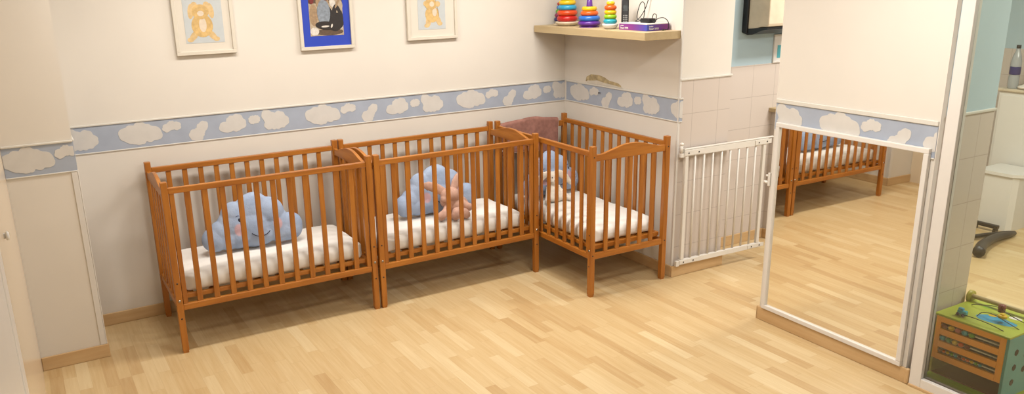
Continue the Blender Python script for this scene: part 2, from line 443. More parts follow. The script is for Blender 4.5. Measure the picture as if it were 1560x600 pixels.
# ------------------------------------------------------------------ cots
L, D, Ht, P = 1.238, .656, 1.025, .036
def crest(y0, y1, base, n=28):
    pts = []
    for i in range(n + 1):
        t = i / n; y = y0 + (y1 - y0) * t
        k = math.exp(-(abs(t - .5) / .30) ** 2.3); k2 = -.25 * math.exp(-((t - .09) / .06) ** 2) - .25 * math.exp(-((t - .91) / .06) ** 2)
        pts.append((y, base + .042 + .048 * k + .016 * k2))
    return [(y1, base), (y0, base)] + pts
def make_cot(label, group):
    t = thing('baby_cot', label, 'cot', group=group)
    for ix, x in enumerate((0, L - P)):
        for iy, y in enumerate((-P, -D)):
            m = MB().box(x, x + P, y, y + P, 0.012, Ht, 'cot_v', .003)
            m.box(x + .003, x + P - .003, y + .003, y + P - .003, 0, .012, 'cot_v')
            po = m.build('post', t)
            if iy == 1:
                for z in (.215, .432):
                    MB().cyl((x + P / 2, y - .0006, z), (x + P / 2, y + .004, z), .0052, 'screw').build('screw_hole', po)
                s = MB().cyl((x + P / 2, y - .002, .325), (x + P / 2, y + .004, .325), .0075, 'steel')
                s.build('bolt', po)
            # screw heads on the outer end faces
            xo = x - .0006 if ix == 0 else x + P + .0006; xi = x + .003 if ix == 0 else x + P - .003
            for z in (.29, .955):
                MB().cyl((xo, y + P / 2, z), (xi, y + P / 2, z), .005, 'screw').build('screw_hole', po)
    # long sides
    for side, yc in (('back', -.020), ('front', -D + .020)):
        MB().box(P, L - P, yc - .013, yc + .013, .955, .989, 'cot_h', .004).build('top_rail', t)
        MB().box(P, L - P, yc - .013, yc + .013, .262, .300, 'cot_h', .004).build('bottom_rail', t)
        xs = []
        if side == 'front':
            for x in (P + .017, L - P - .017):
                MB().box(x - .013, x + .013, yc - .010, yc + .010, .3, .955, 'cot_v', .002).build('stile', t)
            s0, s1 = P + .017, L - P - .017; st = (s1 - s0) / 11.7
            xs = [s0 + st * (.85 + i) for i in range(11)]
        else:
            st = (L - 2 * P) / 12; xs = [P + st * (i + 1) for i in range(11)]
        for x in xs:
            MB().box(x - .0155, x + .0155, yc - .0065, yc + .0065, .298, .957, 'cot_v', .002).build('slat', t)
    # ends
    for x in (P / 2, L - P / 2):
        m = MB().prism(crest(-P, -D + P, .925), 'x', x - .011, x + .011, 'cot_d')
        cr = m.build('crest_rail', t)
        bv = cr.modifiers.new('bevel', 'BEVEL'); bv.width = .003; bv.segments = 2; bv.limit_method = 'ANGLE'
        MB().box(x - .012, x + .012, -D + P, -P, .262, .302, 'cot_d', .003).build('end_rail', t)
        st = (D - 2 * P) / 6
        for i in range(5):
            y = -P - st * (i + 1)
            MB().box(x - .0065, x + .0065, y - .0155, y + .0155, .3, .93, 'cot_v', .002).build('slat', t)
    # mattress support
    m = MB()
    for y in (-D + P + .014, -P - .014):
        m.box(P + .004, L - P - .004, y - .012, y + .012, .322, .347, 'cot_h', .002)
    for i in range(9):
        x = .09 + i * (L - .18) / 8
        m.box(x - .02, x + .02, -D + P + .02, -P - .02, .334, .345, 'cot_d')
    for x in (.055, L - .055): m.box(x - .013, x + .013, -D + .010 + P, -P - .010, .315, .345, 'cot_d', .002)
    m.build('mattress_base', t)
    # drop side catches
    for x, s in ((P + .004, 1), (L - P - .004, -1)):
        m = MB().cyl((x, -D + .035, .79), (x + .02 * s, -D + .035, .79), .006, 'steel').box(x - .004, x + .004, -D + .026, -D + .042, .765, .815, 'steel', .001)
        m.build('catch', t)
    return t
cot1 = make_cot('wooden cot with a lone smiling blue cloud cushion, nearest the white column', 'wooden cots')
cot1.location = (-3.228, -.040, 0); cot1.rotation_euler.z = -.0156
cot2 = copy_tree(cot1); cot2.location = (-1.983, -.064, 0); cot2.rotation_euler.z = -.0032
cot2['label'] = 'middle wooden cot, with a pink plush in front of its blue cloud cushion'
cot3 = copy_tree(cot1); cot3.location = RF(-.0655, -.098); cot3.rotation_euler.z = RA - PI / 2
cot3['label'] = 'wooden cot turned sideways under the shelf, pink blanket over its far end'

def mattress(label, lx, ly, th, seed, loc, rz, group, dz=.0):
    b = bmesh.new(); NX, NY, NZ = 96, 46, 8; r = .042
    hx, hy, hz = lx / 2, ly / 2, th / 2; vs = {}
    def V(i, j, k):
        key = (i, j, k)
        if key in vs: return vs[key]
        p = Vector((-hx + lx * i / NX, -hy + ly * j / NY, -hz + th * k / NZ))
        q = Vector((max(-hx + r, min(hx - r, p.x)), max(-hy + r, min(hy - r, p.y)), max(-hz + r, min(hz - r, p.z))))
        # round plan corners as well
        d = p - q
        nrm = d.normalized() if d.length > 1e-6 else Vector((0, 0, 1))
        p = q + nrm * r
        cr = .10; ex, ey = abs(p.x) - (hx - cr), abs(p.y) - (hy - cr)
        if ex > 0 and ey > 0:
            l = math.hypot(ex, ey)
            if l > cr: 
                p.x = math.copysign(hx - cr + ex * cr / l, p.x); p.y = math.copysign(hy - cr + ey * cr / l, p.y)
        s = Vector((p.x, p.y, p.z + seed * 3.1))
        e = max(abs(p.x) / hx, abs(p.y) / hy)
        n1 = noise.noise(s * 5) * .006; n2 = noise.noise(Vector((s.x * 22 + s.y * 9, s.y * 6 - s.x * 3, s.z * 4))) * .0028 * (.35 + e * e)
        n3 = noise.noise(Vector((s.x * 6, s.y * 30, s.z * 3))) * .0012
        p += nrm * (n1 + n2 + n3)
        if nrm.z > .5: p.z += .012 * (1 - (p.x / hx) ** 4) * (1 - (p.y / hy) ** 2)
        if k > NZ / 2 and abs(p.x) / hx > .8: p.z -= .012 * ((abs(p.x) / hx - .8) / .2) ** 2
        vs[key] = b.verts.new((p.x, p.y, max(p.z, -hz)))
        return vs[key]
    def quad(a, c, d, e): b.faces.new((a, c, d, e))
    for i in range(NX):
        for j in range(NY):
            quad(V(i, j, NZ), V(i + 1, j, NZ), V(i + 1, j + 1, NZ), V(i, j + 1, NZ)); quad(V(i, j, 0), V(i, j + 1, 0), V(i + 1, j + 1, 0), V(i + 1, j, 0))
    for i in range(NX):
        for k in range(NZ):
            quad(V(i, 0, k), V(i + 1, 0, k), V(i + 1, 0, k + 1), V(i, 0, k + 1)); quad(V(i, NY, k), V(i, NY, k + 1), V(i + 1, NY, k + 1), V(i + 1, NY, k))
    for j in range(NY):
        for k in range(NZ):
            quad(V(0, j, k), V(0, j, k + 1), V(0, j + 1, k + 1), V(0, j + 1, k)); quad(V(NX, j, k), V(NX, j + 1, k), V(NX, j + 1, k + 1), V(NX, j, k + 1))
    m = MB(); m.merge(b, 'sheet', True)
    o = m.build('cot_mattress', None, loc, rz)
    return tag(o, label, 'mattress', group)
def cotpt(cot, x, y, z):
    a = cot.rotation_euler.z; c, s = math.cos(a), math.sin(a)
    return (cot.location.x + x * c - y * s, cot.location.y + x * s + y * c, z)
MT = .105; MZ = .3475 + MT / 2
mattress('white sheeted mattress in the cot nearest the column, under the lone cloud cushion', 1.125, .555, MT, 1, cotpt(cot1, L / 2, -D / 2, MZ), cot1.rotation_euler.z, 'cot mattresses')
mattress('white sheeted mattress in the middle cot, under the pink plush', 1.125, .555, MT, 2, cotpt(cot2, L / 2 - .01, -D / 2, MZ), cot2.rotation_euler.z, 'cot mattresses')
mattress('white sheeted mattress in the cot under the shelf, with the cream rabbit comforter on it', 1.125, .555, MT, 3, cotpt(cot3, L / 2, -D / 2, MZ), cot3.rotation_euler.z, 'cot mattresses')
MTOP = .455

# ------------------------------------------------------------------ cloud cushions (local: x along, z up, face towards -y, base at z=0)
CC = [(-.235, .075, .078), (-.19, .115, .075), (-.12, .15, .10), (-.105, .215, .085), (0, .12, .13), (.01, .215, .125), (.02, .255, .09), (.10, .20, .10), (.12, .12, .11), (.22, .075, .078), (.225, .10, .075), (-.10, .07, .075), (.05, .07, .075), (.15, .07, .075), (-.05, .062, .065), (0, .062, .065), (-.16, .066, .07), (.19, .066, .07)]
CC0 = [(x * 1.035 - .014, z * .95, r * (1 + .02 * (r < .08))) for x, z, r in CC]
def cushion(label, loc, rx, rz, sx=1):
    CC = [(x * sx, z, r * (1 - (1 - sx) * .5)) for x, z, r in CC0]
    t = thing('cloud_cushion', label, 'cushion', loc, rz, 'blue cloud cushions')
    t.rotation_euler.x = rx
    m = MB()
    for x, z, r in CC:
        th = .038 + .032 * min(1, r / .12) + (.014 if abs(x) < .1 and z < .2 else 0)
        m.ell((x, 0, z), (r, th, r), 'cloudfab', sub=3)
    o = fuse(m.build('padded_body', t), .006, 5)
    def front(x, z):
        y = 0
        for cx, cz, r in CC:
            th = .038 + .032 * min(1, r / .12) + (.014 if abs(cx) < .1 and cz < .2 else 0)
            q = 1 - ((x - cx) / r) ** 2 - ((z - cz) / r) ** 2
            if q > 0: y = max(y, th * math.sqrt(q))
        return -y
    for x in (-.105, .125):
        MB().ell((x, front(x, .17) + .001, .17), (.0085, .005, .012), 'darkthread').build('eye', t)
        MB().tube([(x - .02 + .01 * i, front(x - .02 + .01 * i, .195) + .001, .194 + .004 * math.sin(i)) for i in range(3)], .0018, 'navythread', 6).build('eyebrow', t)
    pts = []
    for i in range(13):
        a = i / 12 * 2 - 1; x = .012 + a * .058; z = .052 + .026 * a * a
        pts.append((x, front(x, z) - .0005, z))
    MB().tube(pts, .0024, 'darkthread', 6).build('smile', t)
    return t
cushion('blue cloud cushion with a clear smiling face, alone in the cot by the column', (-2.668, -.40, MTOP + .032), -.22, -.03)
cushion('blue cloud cushion propped behind the pink plush in the middle cot', (-1.365, -.385, MTOP + .032), -.22, -.03)
cushion('blue cloud cushion behind the cream rabbit comforter in the cot under the shelf', (-.405, -.42, MTOP + .028), -.2, .12, .86)

# pink plush (local x along, -y to the viewer)
t = thing('plush_toy', 'pink-beige plush animal with long ears slumped on the middle cot mattress', 'soft toy', (-1.345, -.495, MTOP + .014), 0)
m = MB()
m.ell((.045, 0, .080), (.092, .06, .070), 'pinkplush').ell((-.01, -.005, .115), (.065, .05, .052), 'pinkplush').ell((.09, .0, .07), (.055, .05, .055), 'pinkplush')
fuse(m.build('body', t), .005, 5)
m = MB().ell((-.005, -.015, .160), (.072, .052, .056), 'pinkplush').ell((-.05, -.03, .14), (.035, .03, .028), 'pinkplush').ell((.03, -.02, .14), (.04, .035, .032), 'pinkplush')
hd = fuse(m.build('head', t), .005, 5)
MB().ell((.005, -.052, .168), .005, 'darkthread', sub=2).build('eye', hd)
for pts, rr in (([(-.04, .0, .180), (-.09, .012, .212), (-.15, .02, .238), (-.20, .022, .248)], [.030, .036, .032, .014]),
                ([(.035, .005, .185), (.060, .02, .228), (.085, .032, .262), (.105, .038, .290)], [.028, .034, .03, .014])):
    m = MB()
    for (p, r), (q, s) in zip(zip(pts, rr), zip(pts[1:], rr[1:])):
        for k in range(5):
            u = k / 5; c = Vector(p).lerp(Vector(q), u); R = r + (s - r) * u
            m.ell(c, (R, R * .45, R), 'pinkplush', sub=2)
    fuse(m.build('ear', t), .004, 4)
for nm, pts, rr in (('arm', [(-.03, -.03, .09), (-.06, -.055, .055), (-.10, -.06, .030)], [.028, .028, .032]),
                    ('arm', [(.07, -.035, .10), (.10, -.06, .075), (.115, -.065, .065)], [.028, .027, .03]),
                    ('leg', [(.03, -.04, .05), (.0, -.08, .032), (-.01, -.10, .028)], [.034, .03, .032]),
                    ('leg', [(.09, -.04, .04), (.075, -.085, .03), (.07, -.105, .028)], [.034, .03, .032])):
    m = MB()
    for (p, r), (q, s) in zip(zip(pts, rr), zip(pts[1:], rr[1:])):
        for k in range(6):
            u = k / 5; c = Vector(p).lerp(Vector(q), u); m.ell(c, r + (s - r) * u, 'pinkplush', sub=2)
    fuse(m.build(nm, t), .005, 5)

# cream rabbit comforter in the third cot
t = thing('rabbit_comforter', 'cream rabbit comforter with drooping ears leaning on the cloud cushion', 'soft toy', (-.50, -.525, MTOP + .014), -.1)
m = MB().ell((0, -.01, .165), (.048, .042, .05), 'creamplush').ell((0, -.035, .148), (.034, .03, .028), 'creamplush')
hd = fuse(m.build('head', t), .005, 5)
MB().ell((0, -.064, .155), (.009, .005, .006), 'darkthread', sub=2).build('nose', hd)
for s in (-1, 1): MB().ell((.02 * s, -.05, .178), .004, 'darkthread', sub=2).build('eye', hd)
for s in (-1, 1):
    m = MB()
    for k in range(14):
        u = k / 13; m.ell((s * (.03 + .125 * u), -.01 - .01 * u, .205 - .075 * u * u - .02 * u), (.014 + .016 * math.sin(PI * min(1, u * .9 + .1)), .011, .016 + .014 * math.sin(PI * min(1, u))), 'creamplush', sub=2)
    fuse(m.build('ear', t), .004, 3)
m = MB()
for k in range(10):
    u = k / 9; m.ell((0, -.015 - .06 * u, .12 - .095 * u), (.03 + .05 * u, .03, .028), 'creamplush', sub=2)
fuse(m.build('blanket_body', t), .005, 4)
for s in (-1, 1):
    m = MB()
    for k in range(10):
        u = k / 9; m.ell((s * (.04 + .055 * u), -.03 - .08 * u, .10 - .08 * u ** .7), (.02, .018, .016 + .004 * u), 'creamplush', sub=2)
    fuse(m.build('arm', t), .005, 4)

# blanket hanging over the far end of the third cot (local x across, +y far)
def blanket():
    t = thing('fleece_blanket', 'dusty pink fleece blanket with pale stitched edge hung over the far cot end', 'blanket', (0, 0, 0), RA)
    b = bmesh.new(); x0, x1 = -.690, -.150; yc = -.116; NXB, NS = 60, 64
    def topz(x):
        tt = (x - (-.7215 + .036)) / (.656 - .072); k = math.exp(-(abs(tt - .5) / .30) ** 2.3)
        return .925 + .042 + .048 * k
    drop_f, drop_b = .27, .20; g = []
    for i in range(NXB + 1):
        x = x0 + (x1 - x0) * i / NXB; row = []
        zt = max(topz(x), .985 + .022 * math.sin(PI * min(1, max(0, (x + .72) / .6)))) + .008
        for j in range(NS + 1):
            s = -drop_f + (drop_f + drop_b) * j / NS
            R = .02
            if abs(s) < R * PI / 2:
                a = s / R; y, z = math.sin(a) * R, zt - R + math.cos(a) * R
            else:
                y = math.copysign(R, s); z = zt - R - (abs(s) - R * PI / 2)
            if s < 0:
                w = min(1, -s / .25)
                y -= .010 * w * (1 + math.sin(x * 34 + 1.2)) * .5 + .004 * noise.noise(Vector((x * 14, s * 10, 2)))
                z += .015 * w * math.sin(x * 8)
            else: y += .0
            row.append(b.verts.new((x + (.012 * math.sin(s * 9) if i > NXB - 6 else 0) * (i - NXB + 6) / 6, yc + y, z)))
        g.append(row)
    for i in range(NXB):
        for j in range(NS): b.faces.new((g[i][j], g[i + 1][j], g[i + 1][j + 1], g[i][j + 1]))
    edge = [g[NXB][j].co.copy() for j in range(NS + 1)]; edge0 = [g[0][j].co.copy() for j in range(NS + 1)]
    low = [g[i][0].co.copy() for i in range(NXB + 1)]
    m = MB(); m.merge(b, 'blanket', True)
    o = m.build('fleece', t); so = o.modifiers.new('solid', 'SOLIDIFY'); so.thickness = .005; so.offset = 0
    for e in (edge, edge0, low): MB().tube(e, .0032, 'stitch', 6).build('stitched_edge', t)
blanket()

# ------------------------------------------------------------------ pictures on the back wall
def frame(label, x0, x1, z0, h, kind):
    w = x1 - x0
    t = thing('framed_picture', label, 'picture', ((x0 + x1) / 2, 0, z0), 0, 'framed pictures on the back wall')
    fw, d = .022, .026
    m = MB()
    for a in ((-w / 2, w / 2, 0, fw), (-w / 2, w / 2, h - fw, h), (-w / 2, -w / 2 + fw, fw, h - fw), (w / 2 - fw, w / 2, fw, h - fw)):
        m.box(a[0], a[1], -d, -.001, a[2], a[3], 'picframe', .002)
    m.build('frame', t)
    MB().box(-w / 2 + fw, w / 2 - fw, -.014, -.002, fw, h - fw, 'matblue' if kind == 'photo' else 'matwhite').build('mount', t)
    pr = MB()
    def e(cx, cz, rx, rz_, mat, lay, rot=0):
        pts = []
        for i in range(24):
            a = 2 * PI * i / 24; ca, sa = rx * math.cos(a), rz_ * math.sin(a)
            pts.append((cx + ca * math.cos(rot) - sa * math.sin(rot), cz + ca * math.sin(rot) + sa * math.cos(rot)))
        pr.prism(pts, 'y', -.0155, -.0156 - lay * .0002, mat)
    if kind == 'bear1':
        a, c = .07, .36; pr.box(-.117, .115, -.0155, -.014, a, a + .31, 'print_pale')
        for s in (-1, 1):
            e(-.012 + s * .060, .262, .018, .046, 'bearfur2', 1, s * .12); e(-.012 + s * .055, .115, .019, .036, 'bearfur2', 2, s * .7)
            e(-.012 + s * .078, .092, .020, .014, 'bearfur2', 3); e(-.012 + s * .036, .300, .018, .018, 'bearfur2', 4)
        e(-.012, .175, .064, .070, 'bearfur', 5); e(-.008, .18, .022, .045, 'bearbelly', 6); e(-.015, .258, .050, .045, 'bearfur', 7); e(-.015, .248, .020, .016, 'bearbelly', 8)
    elif kind == 'bear3':
        a = .07; pr.box(-.112, .106, -.0155, -.014, a, a + .30, 'print_pale')
        e(-.03, .13, .022, .045, 'bearfur2', 1, -.2); e(.045, .135, .020, .045, 'bearfur2', 2, .5); e(-.045, .098, .020, .014, 'bearfur2', 3); e(.06, .108, .021, .014, 'bearfur2', 4)
        e(.0, .175, .055, .058, 'bearfur', 5); e(.02, .19, .018, .03, 'bearbelly', 6); e(-.045, .25, .022, .020, 'bearfur2', 7); e(.045, .245, .022, .020, 'bearfur2', 8); e(-.01, .245, .045, .042, 'bearfur', 9); e(.0, .245, .018, .018, 'bearbelly', 10)
        pr.tube([(.03, -.0158, .31), (.034, -.0158, .25), (.05, -.0158, .2), (.055, -.0158, .16)], .0015, 'ph_tan', 5)
    else:
        pr.box(-.115, .118, -.0155, -.014, .09, .40, 'ph_sand')
        pr.box(-.115, .118, -.0156, -.0155, .30, .40, 'ph_brown')
        for k, a in enumerate([(.02, .112, .095, .022, 'ph_brown'), (-.085, .12, .03, .026, 'ph_white'), (.1, .16, .018, .03, 'ph_white'), (-.085, .225, .028, .07, 'ph_tan'),
                (.06, .20, .06, .085, 'ph_dark'), (.075, .285, .045, .05, 'ph_sand', .4), (.05, .30, .02, .03, 'ph_white', .3), (.06, .25, .016, .042, 'ph_dark', -.3), (.09, .255, .012, .035, 'ph_dark', .4), (.085, .30, .008, .04, 'ph_tan', -.5),
                (-.02, .31, .045, .05, 'ph_tan'), (-.015, .24, .045, .085, 'ph_denim'), (.07, .17, .05, .045, 'ph_dark'), (.0, .155, .078, .028, 'ph_dark', -.1),
                (-.01, .150, .028, .006, 'ph_white', .05), (.035, .152, .006, .014, 'ph_white', -.4), (-.095, .315, .016, .018, 'ph_red'), (.005, .335, .02, .018, 'ph_red')]):
            e(a[0], a[1], a[2], a[3], a[4], k + 1, a[5] if len(a) > 5 else 0)
    pr.build('photograph' if kind == 'photo' else 'print', t)
frame('white framed print of a sleeping teddy with raised arms, above the cot by the column', -2.946, -2.582, 1.648, .47, 'bear1')
frame('white framed photograph in a bright blue mount', -2.163, -1.786, 1.632, .47, 'photo')
frame('white framed print of a yellow teddy, right of the blue-mounted photograph', -1.384, -.982, 1.655, .47, 'bear3')

# ------------------------------------------------------------------ shelf and its things
tag(MB().box(-.305, 0.0, -1.315, -.02, 1.662, 1.713, 'shelf', .002).build('wall_shelf', None, (0, 0, 0), RA), 'pale wood shelf on the short wall above the turned cot', 'shelf')
SZ = 1.713
def stacker(label, x, y, base, rings, pole, top=None, rot=0, ph=.03, pr=.013):
    t = thing('stacking_ring_toy', label, 'stacking toy', RF(x, y, SZ), rot, 'stacking ring toys on the shelf')
    h = base(t)
    zz = h
    for c, R, r in rings:
        MB().torus((0, 0, zz + r * .9), R - r, r, c, .95).build('ring', t); zz += r * 1.75
    MB().lathe([(pr + .008, h * .5), (pr + .007, zz), (pr, zz + ph)], pole, 16).build('pole', t)
    if top: MB().ell((0, 0, zz + ph + .015), (.025, .025, .028), top).build('knob', t)
    return t
def rocker(c, R, h):
    def f(t):
        m = MB(); m.lathe([(R * .55, 0), (R * .8, h * .25), (R * 1.0, h * .8), (R * .97, h), (R * .6, h)], c, 32); m.build('base', t); return h
    return f
def scallop(c, R, h):
    def f(t):
        pts = [((R + .006 * math.cos(6 * a)) * math.cos(a), (R + .006 * math.cos(6 * a)) * math.sin(a)) for a in [2 * PI * i / 60 for i in range(60)]]
        MB().prism(pts, 'z', 0, h * .5, c).lathe([(R * .9, h * .5), (R * .75, h)], c, 32).build('base', t); return h
    return f
stacker('big stacking toy with dark red and orange-red lower rings on a cream base', -.17, -.27, rocker('cream', .09, .032), [('red', .079, .024), ('dorange', .077, .023), ('lblue', .072, .021), ('yellow', .065, .020), ('green', .056, .019), ('purple', .045, .018)], 'cream', 'red')
stacker('small stacking toy with navy, magenta and green rings, half hidden in the shelf corner', -.10, -.105, scallop('cream', .068, .02), [('navy', .066, .019), ('magenta', .060, .018), ('green', .052, .017), ('blue', .045, .016), ('red', .04, .015)], 'cream', 'red')
stacker('stacking toy with purple and blue lower rings under a yellow ring, on the shelf', -.17, -.545, scallop('purple', .070, .012), [('purple', .082, .018), ('blue', .079, .021), ('orange', .065, .019), ('yellow', .056, .018)], 'purple', 'red', ph=.09, pr=.016)
stacker('stacking toy with turquoise and lime lower rings on a white base, beside the handset', -.20, -.825, rocker('white', .056, .036), [('tq', .048, .018), ('lime', .045, .017), ('yellow', .043, .017), ('orange', .043, .018), ('yellow', .030, .015)], 'white', 'red')
# cordless handset in a cradle
t = thing('cordless_phone', 'black cordless handset standing on end beside the purple box', 'telephone', RF(-.115, -.880, SZ), -.62)
MB().box(-.03, .03, -.035, .03, 0, .028, 'black', .008, 3).build('cradle', t)
m = MB().box(-.025, .025, -.013, .013, 0, .175, 'black', .007, 3)
hs = m.build('handset', t); hs.location = (0, -.002, .022); hs.rotation_euler = (-.12, 0, 0)
MB().box(-.016, .016, -.0135, -.011, .095, .135, 'screen', .001).build('display', hs)
for i in range(4):
    for j in range(3):
        MB().box(-.0155 + j * .011, -.0065 + j * .011, -.0135, -.0115, .022 + i * .013, .030 + i * .013, 'grayprint', .0015).build('key', hs)
# purple box
def grad():
    n = N('purple_blue_print')
    tc = n.new('ShaderNodeTexCoord').outputs['Object']; sp = n.new('ShaderNodeSeparateXYZ'); n.link(tc, sp.inputs[0])
    d = n.math('ADD', n.math('ABSOLUTE', n.math('SUBTRACT', sp.outputs[0], 0)), n.math('ABSOLUTE', n.math('SUBTRACT', sp.outputs[1], 0)))
    f = n.math('DIVIDE', d, .19)
    n.color(n.ramp(f, [(0, rgb(66, 82, 190)), (.25, rgb(96, 70, 170)), (.8, rgb(134, 50, 142)), (1, rgb(140, 52, 146))]))
    n.b.inputs['Roughness'].default_value = .4
    return n.m
M['boxprint'] = grad()
t = thing('cardboard_box', 'flat purple and blue box with a white lid at the shelf end', 'box', RF(-.205, -1.215, SZ), RA)
MB().box(0, .195, 0, .285, 0, .041, 'boxprint', .001).build('box_body', t)
MB().box(-.001, .196, -.001, .286, .041, .046, 'white', .001).build('lid', t)
def text(body, size, loc, rot, parent, mat='white', name='lettering'):
    cu = bpy.data.curves.new(name, 'FONT'); cu.body = body; cu.size = size; cu.extrude = .0003; cu.offset = .0004
    o = bpy.data.objects.new(name, cu); COL.objects.link(o)
    bpy.context.view_layer.update()
    dg = bpy.context.evaluated_depsgraph_get(); me = bpy.data.meshes.new_from_object(o.evaluated_get(dg))
    bpy.data.objects.remove(o); bpy.data.curves.remove(cu)
    me.materials.clear(); me.materials.append(M[mat])
    q = bpy.data.objects.new(name, me); COL.objects.link(q); q.parent = parent; q.location = loc; q.rotation_euler = rot
    return q
text('movistar', .010, (.018, -.0012, .026), (PI / 2, 0, 0), t)
text('Smart WiFi', .018, (.018, -.0012, .008), (PI / 2, 0, 0), t)
text('movistar', .010, (-.0012, .270, .026), (PI / 2, 0, -PI / 2), t)
text('Smart WiFi', .018, (-.0012, .270, .008), (PI / 2, 0, -PI / 2), t)
# power adapter and cables
def spline(pts, n=8):
    out = []; P_ = [Vector(p) for p in pts]
    for i in range(len(P_) - 1):
        p0, p1, p2, p3 = P_[max(i - 1, 0)], P_[i], P_[i + 1], P_[min(i + 2, len(P_) - 1)]
        for k in range(n):
            u = k / n
            out.append(.5 * ((2 * p1) + (-p0 + p2) * u + (2 * p0 - 5 * p1 + 4 * p2 - p3) * u * u + (-p0 + 3 * p1 - 3 * p2 + p3) * u ** 3))
    out.append(P_[-1]); return out
t = thing('power_adapter', 'black power adapter with looped cable lying on the white box lid', 'power adapter', RF(-.10, -1.10, SZ + .046), RA)
MB().box(-.03, .03, -.045, .045, 0, .030, 'black', .005, 3).build('adapter_body', t)
MB().tube(spline([(-.01, .045, .014), (-.01, .10, .03), (0, .09, .11), (.0, .06, .135), (.0, .035, .11), (0, .04, .045), (0, .05, .012)]), .0028, 'black', 8).build('looped_cable', t)
MB().tube(spline([(0, .045, .015), (.02, .15, .004), (.05, .14, .03), (.07, .11, .09), (.08, .09, .16), (.085, .06, .22), (.09, .05, .30)]), .0028, 'black', 8).build('mains_cable', t)
MB().tube(spline([(0, -.045, .014), (.0, -.07, .008), (.0, -.08, .02), (.02, -.06, .05), (.03, -.03, .058), (.04, -.005, .05), (.04, .01, .004)]), .0028, 'black', 8).build('short_cable', t)
MB().tube(spline([(.0, -.066, .012), (.01, -.09, .03), (.03, -.12, .035), (.05, -.142, .01), (.05, -.148, -.03), (.045, -.135, -.041), (.03, -.13, -.0425)]), .0028, 'black', 8).build('plug_cable', t)
MB().cyl((.03, -.130, -.041), (.005, -.142, -.041), .005, 'black').build('plug', t)
# chipped plaster above the border and a small nail
def patch():
    t = thing('chipped_plaster_patch', 'bare brownish patch of chipped plaster above the blue border under the shelf', 'wall damage', RF(0, -.51, 1.30), RA)
    o = [(.225, -.012), (.215, .022), (.16, .045), (.06, .048), (-.01, .036), (-.06, .018), (-.17, .008), (-.205, -.008), (-.21, -.022), (-.1, -.018), (0, -.012), (.12, -.014)]
    o = [(y, z) for y, z in o]
    MB().prism(o, 'x', -.0015, .0, 'plaster').build('bare_plaster', t)
    o2 = [(y * 1.0, z) for y, z in [(.20, -.024), (.205, -.006), (.13, .0), (.08, .006), (.0, -.004), (-.1, -.010), (-.215, -.018), (-.225, -.024)]]
    MB().prism(o2, 'x', -.0035, .0, 'plasterlip').build('filler_edge', t)
patch()
t = thing('nail', 'small dark nail sticking out of the blue cloud border below the chipped plaster', 'nail', RF(-.003, -.475, 1.215), RA)
MB().cyl((0, 0, 0), (-.014, 0, .002), .003, 'screw').build('shank', t)
MB().cyl((-.014, 0, .002), (-.017, 0, .002), .0065, 'screw').build('head', t)

# ------------------------------------------------------------------ baby gate
GA = math.atan2(-.022, .80); GW = .815
t = thing('baby_gate', 'white metal baby gate swung open against the tiled wall', 'gate', RF(.03, -1.362), RA + GA)
def rail(z0, z1, nm):
    MB().box(0, GW - .03, -.011, .011, z0, z1, 'whitemetal', .003).build(nm, t)
    rs = [MB().box(a, c, -.015, -.011, z0 + .006, z1 - .004, 'whitemetal', .0015).build('adjuster_plate', t) for a, c in ((0, .17), (GW - .16, GW))]
    for x in (.035, .125, GW - .125, GW - .045):
        r = rs[0] if x < .3 else rs[1]
        MB().cyl((x, -.0165, (z0 + z1) / 2), (x, -.012, (z0 + z1) / 2), .0055, 'screw').build('screw', r)
rail(.875, .920, 'top_rail'); rail(.092, .130, 'bottom_rail')
MB().box(.0, GW + .03, -.012, .012, .9205, .929, 'whitemetal', .003).build('handle_bar', t)
for x in (.025, GW - .06): MB().box(x - .014, x + .014, -.011, .011, .130, .875, 'whitemetal', .003).build('stile', t)
for i in range(8):
    x = .025 + (GW - .085) * (i + 1) / 9
    MB().cyl((x, 0, .128), (x, 0, .877), .0075, 'whitemetal').build('bar', t)
m = MB().box(-.028, .0, -.012, .012, .87, .90, 'whitemetal', .003).cyl((-.018, 0, .90), (-.018, 0, .955), .010, 'whitemetal').ell((-.018, 0, .962), (.014, .014, .011), 'whitemetal')
m.build('hinge', t)
MB().box(-.028, .0, -.012, .012, .085, .125, 'whitemetal', .003).build('hinge', t)
t = thing('gate_latch_bracket', 'small white gate catch on the wall edge left of the mirror', 'catch', RF(-.038, -2.172, .88), RA)
MB().box(-.012, .0, -.0, .016, -.03, .05, 'whitemetal', .003).build('plate', t)
MB().cyl((-.006, .016, -.01), (-.006, .042, -.01), .009, 'whitemetal').cyl((-.006, .016, .03), (-.006, .03, .03), .007, 'whitemetal').build('striker', t)

# ------------------------------------------------------------------ mirror
t = thing('wall_mirror', 'tall white framed mirror standing on the baseboard beside the glass partition', 'mirror', RF(-.0385, -2.193, .086), RA + -.004)
mw, mh = .922, 1.15; fw = .026
m = MB()
for a in ((0, mw, 0, fw), (0, mw, mh - fw, mh), (0, fw, fw, mh - fw), (mw - fw, mw, fw, mh - fw)):
    m.box(-.024, -.001, -a[1], -a[0], a[2], a[3], 'whiteframe', .003)
m.build('frame', t)
MB().box(-.010, -.002, -mw + fw - .002, -fw + .002, fw - .002, mh - fw + .002, 'mirror').build('mirror_glass', t)

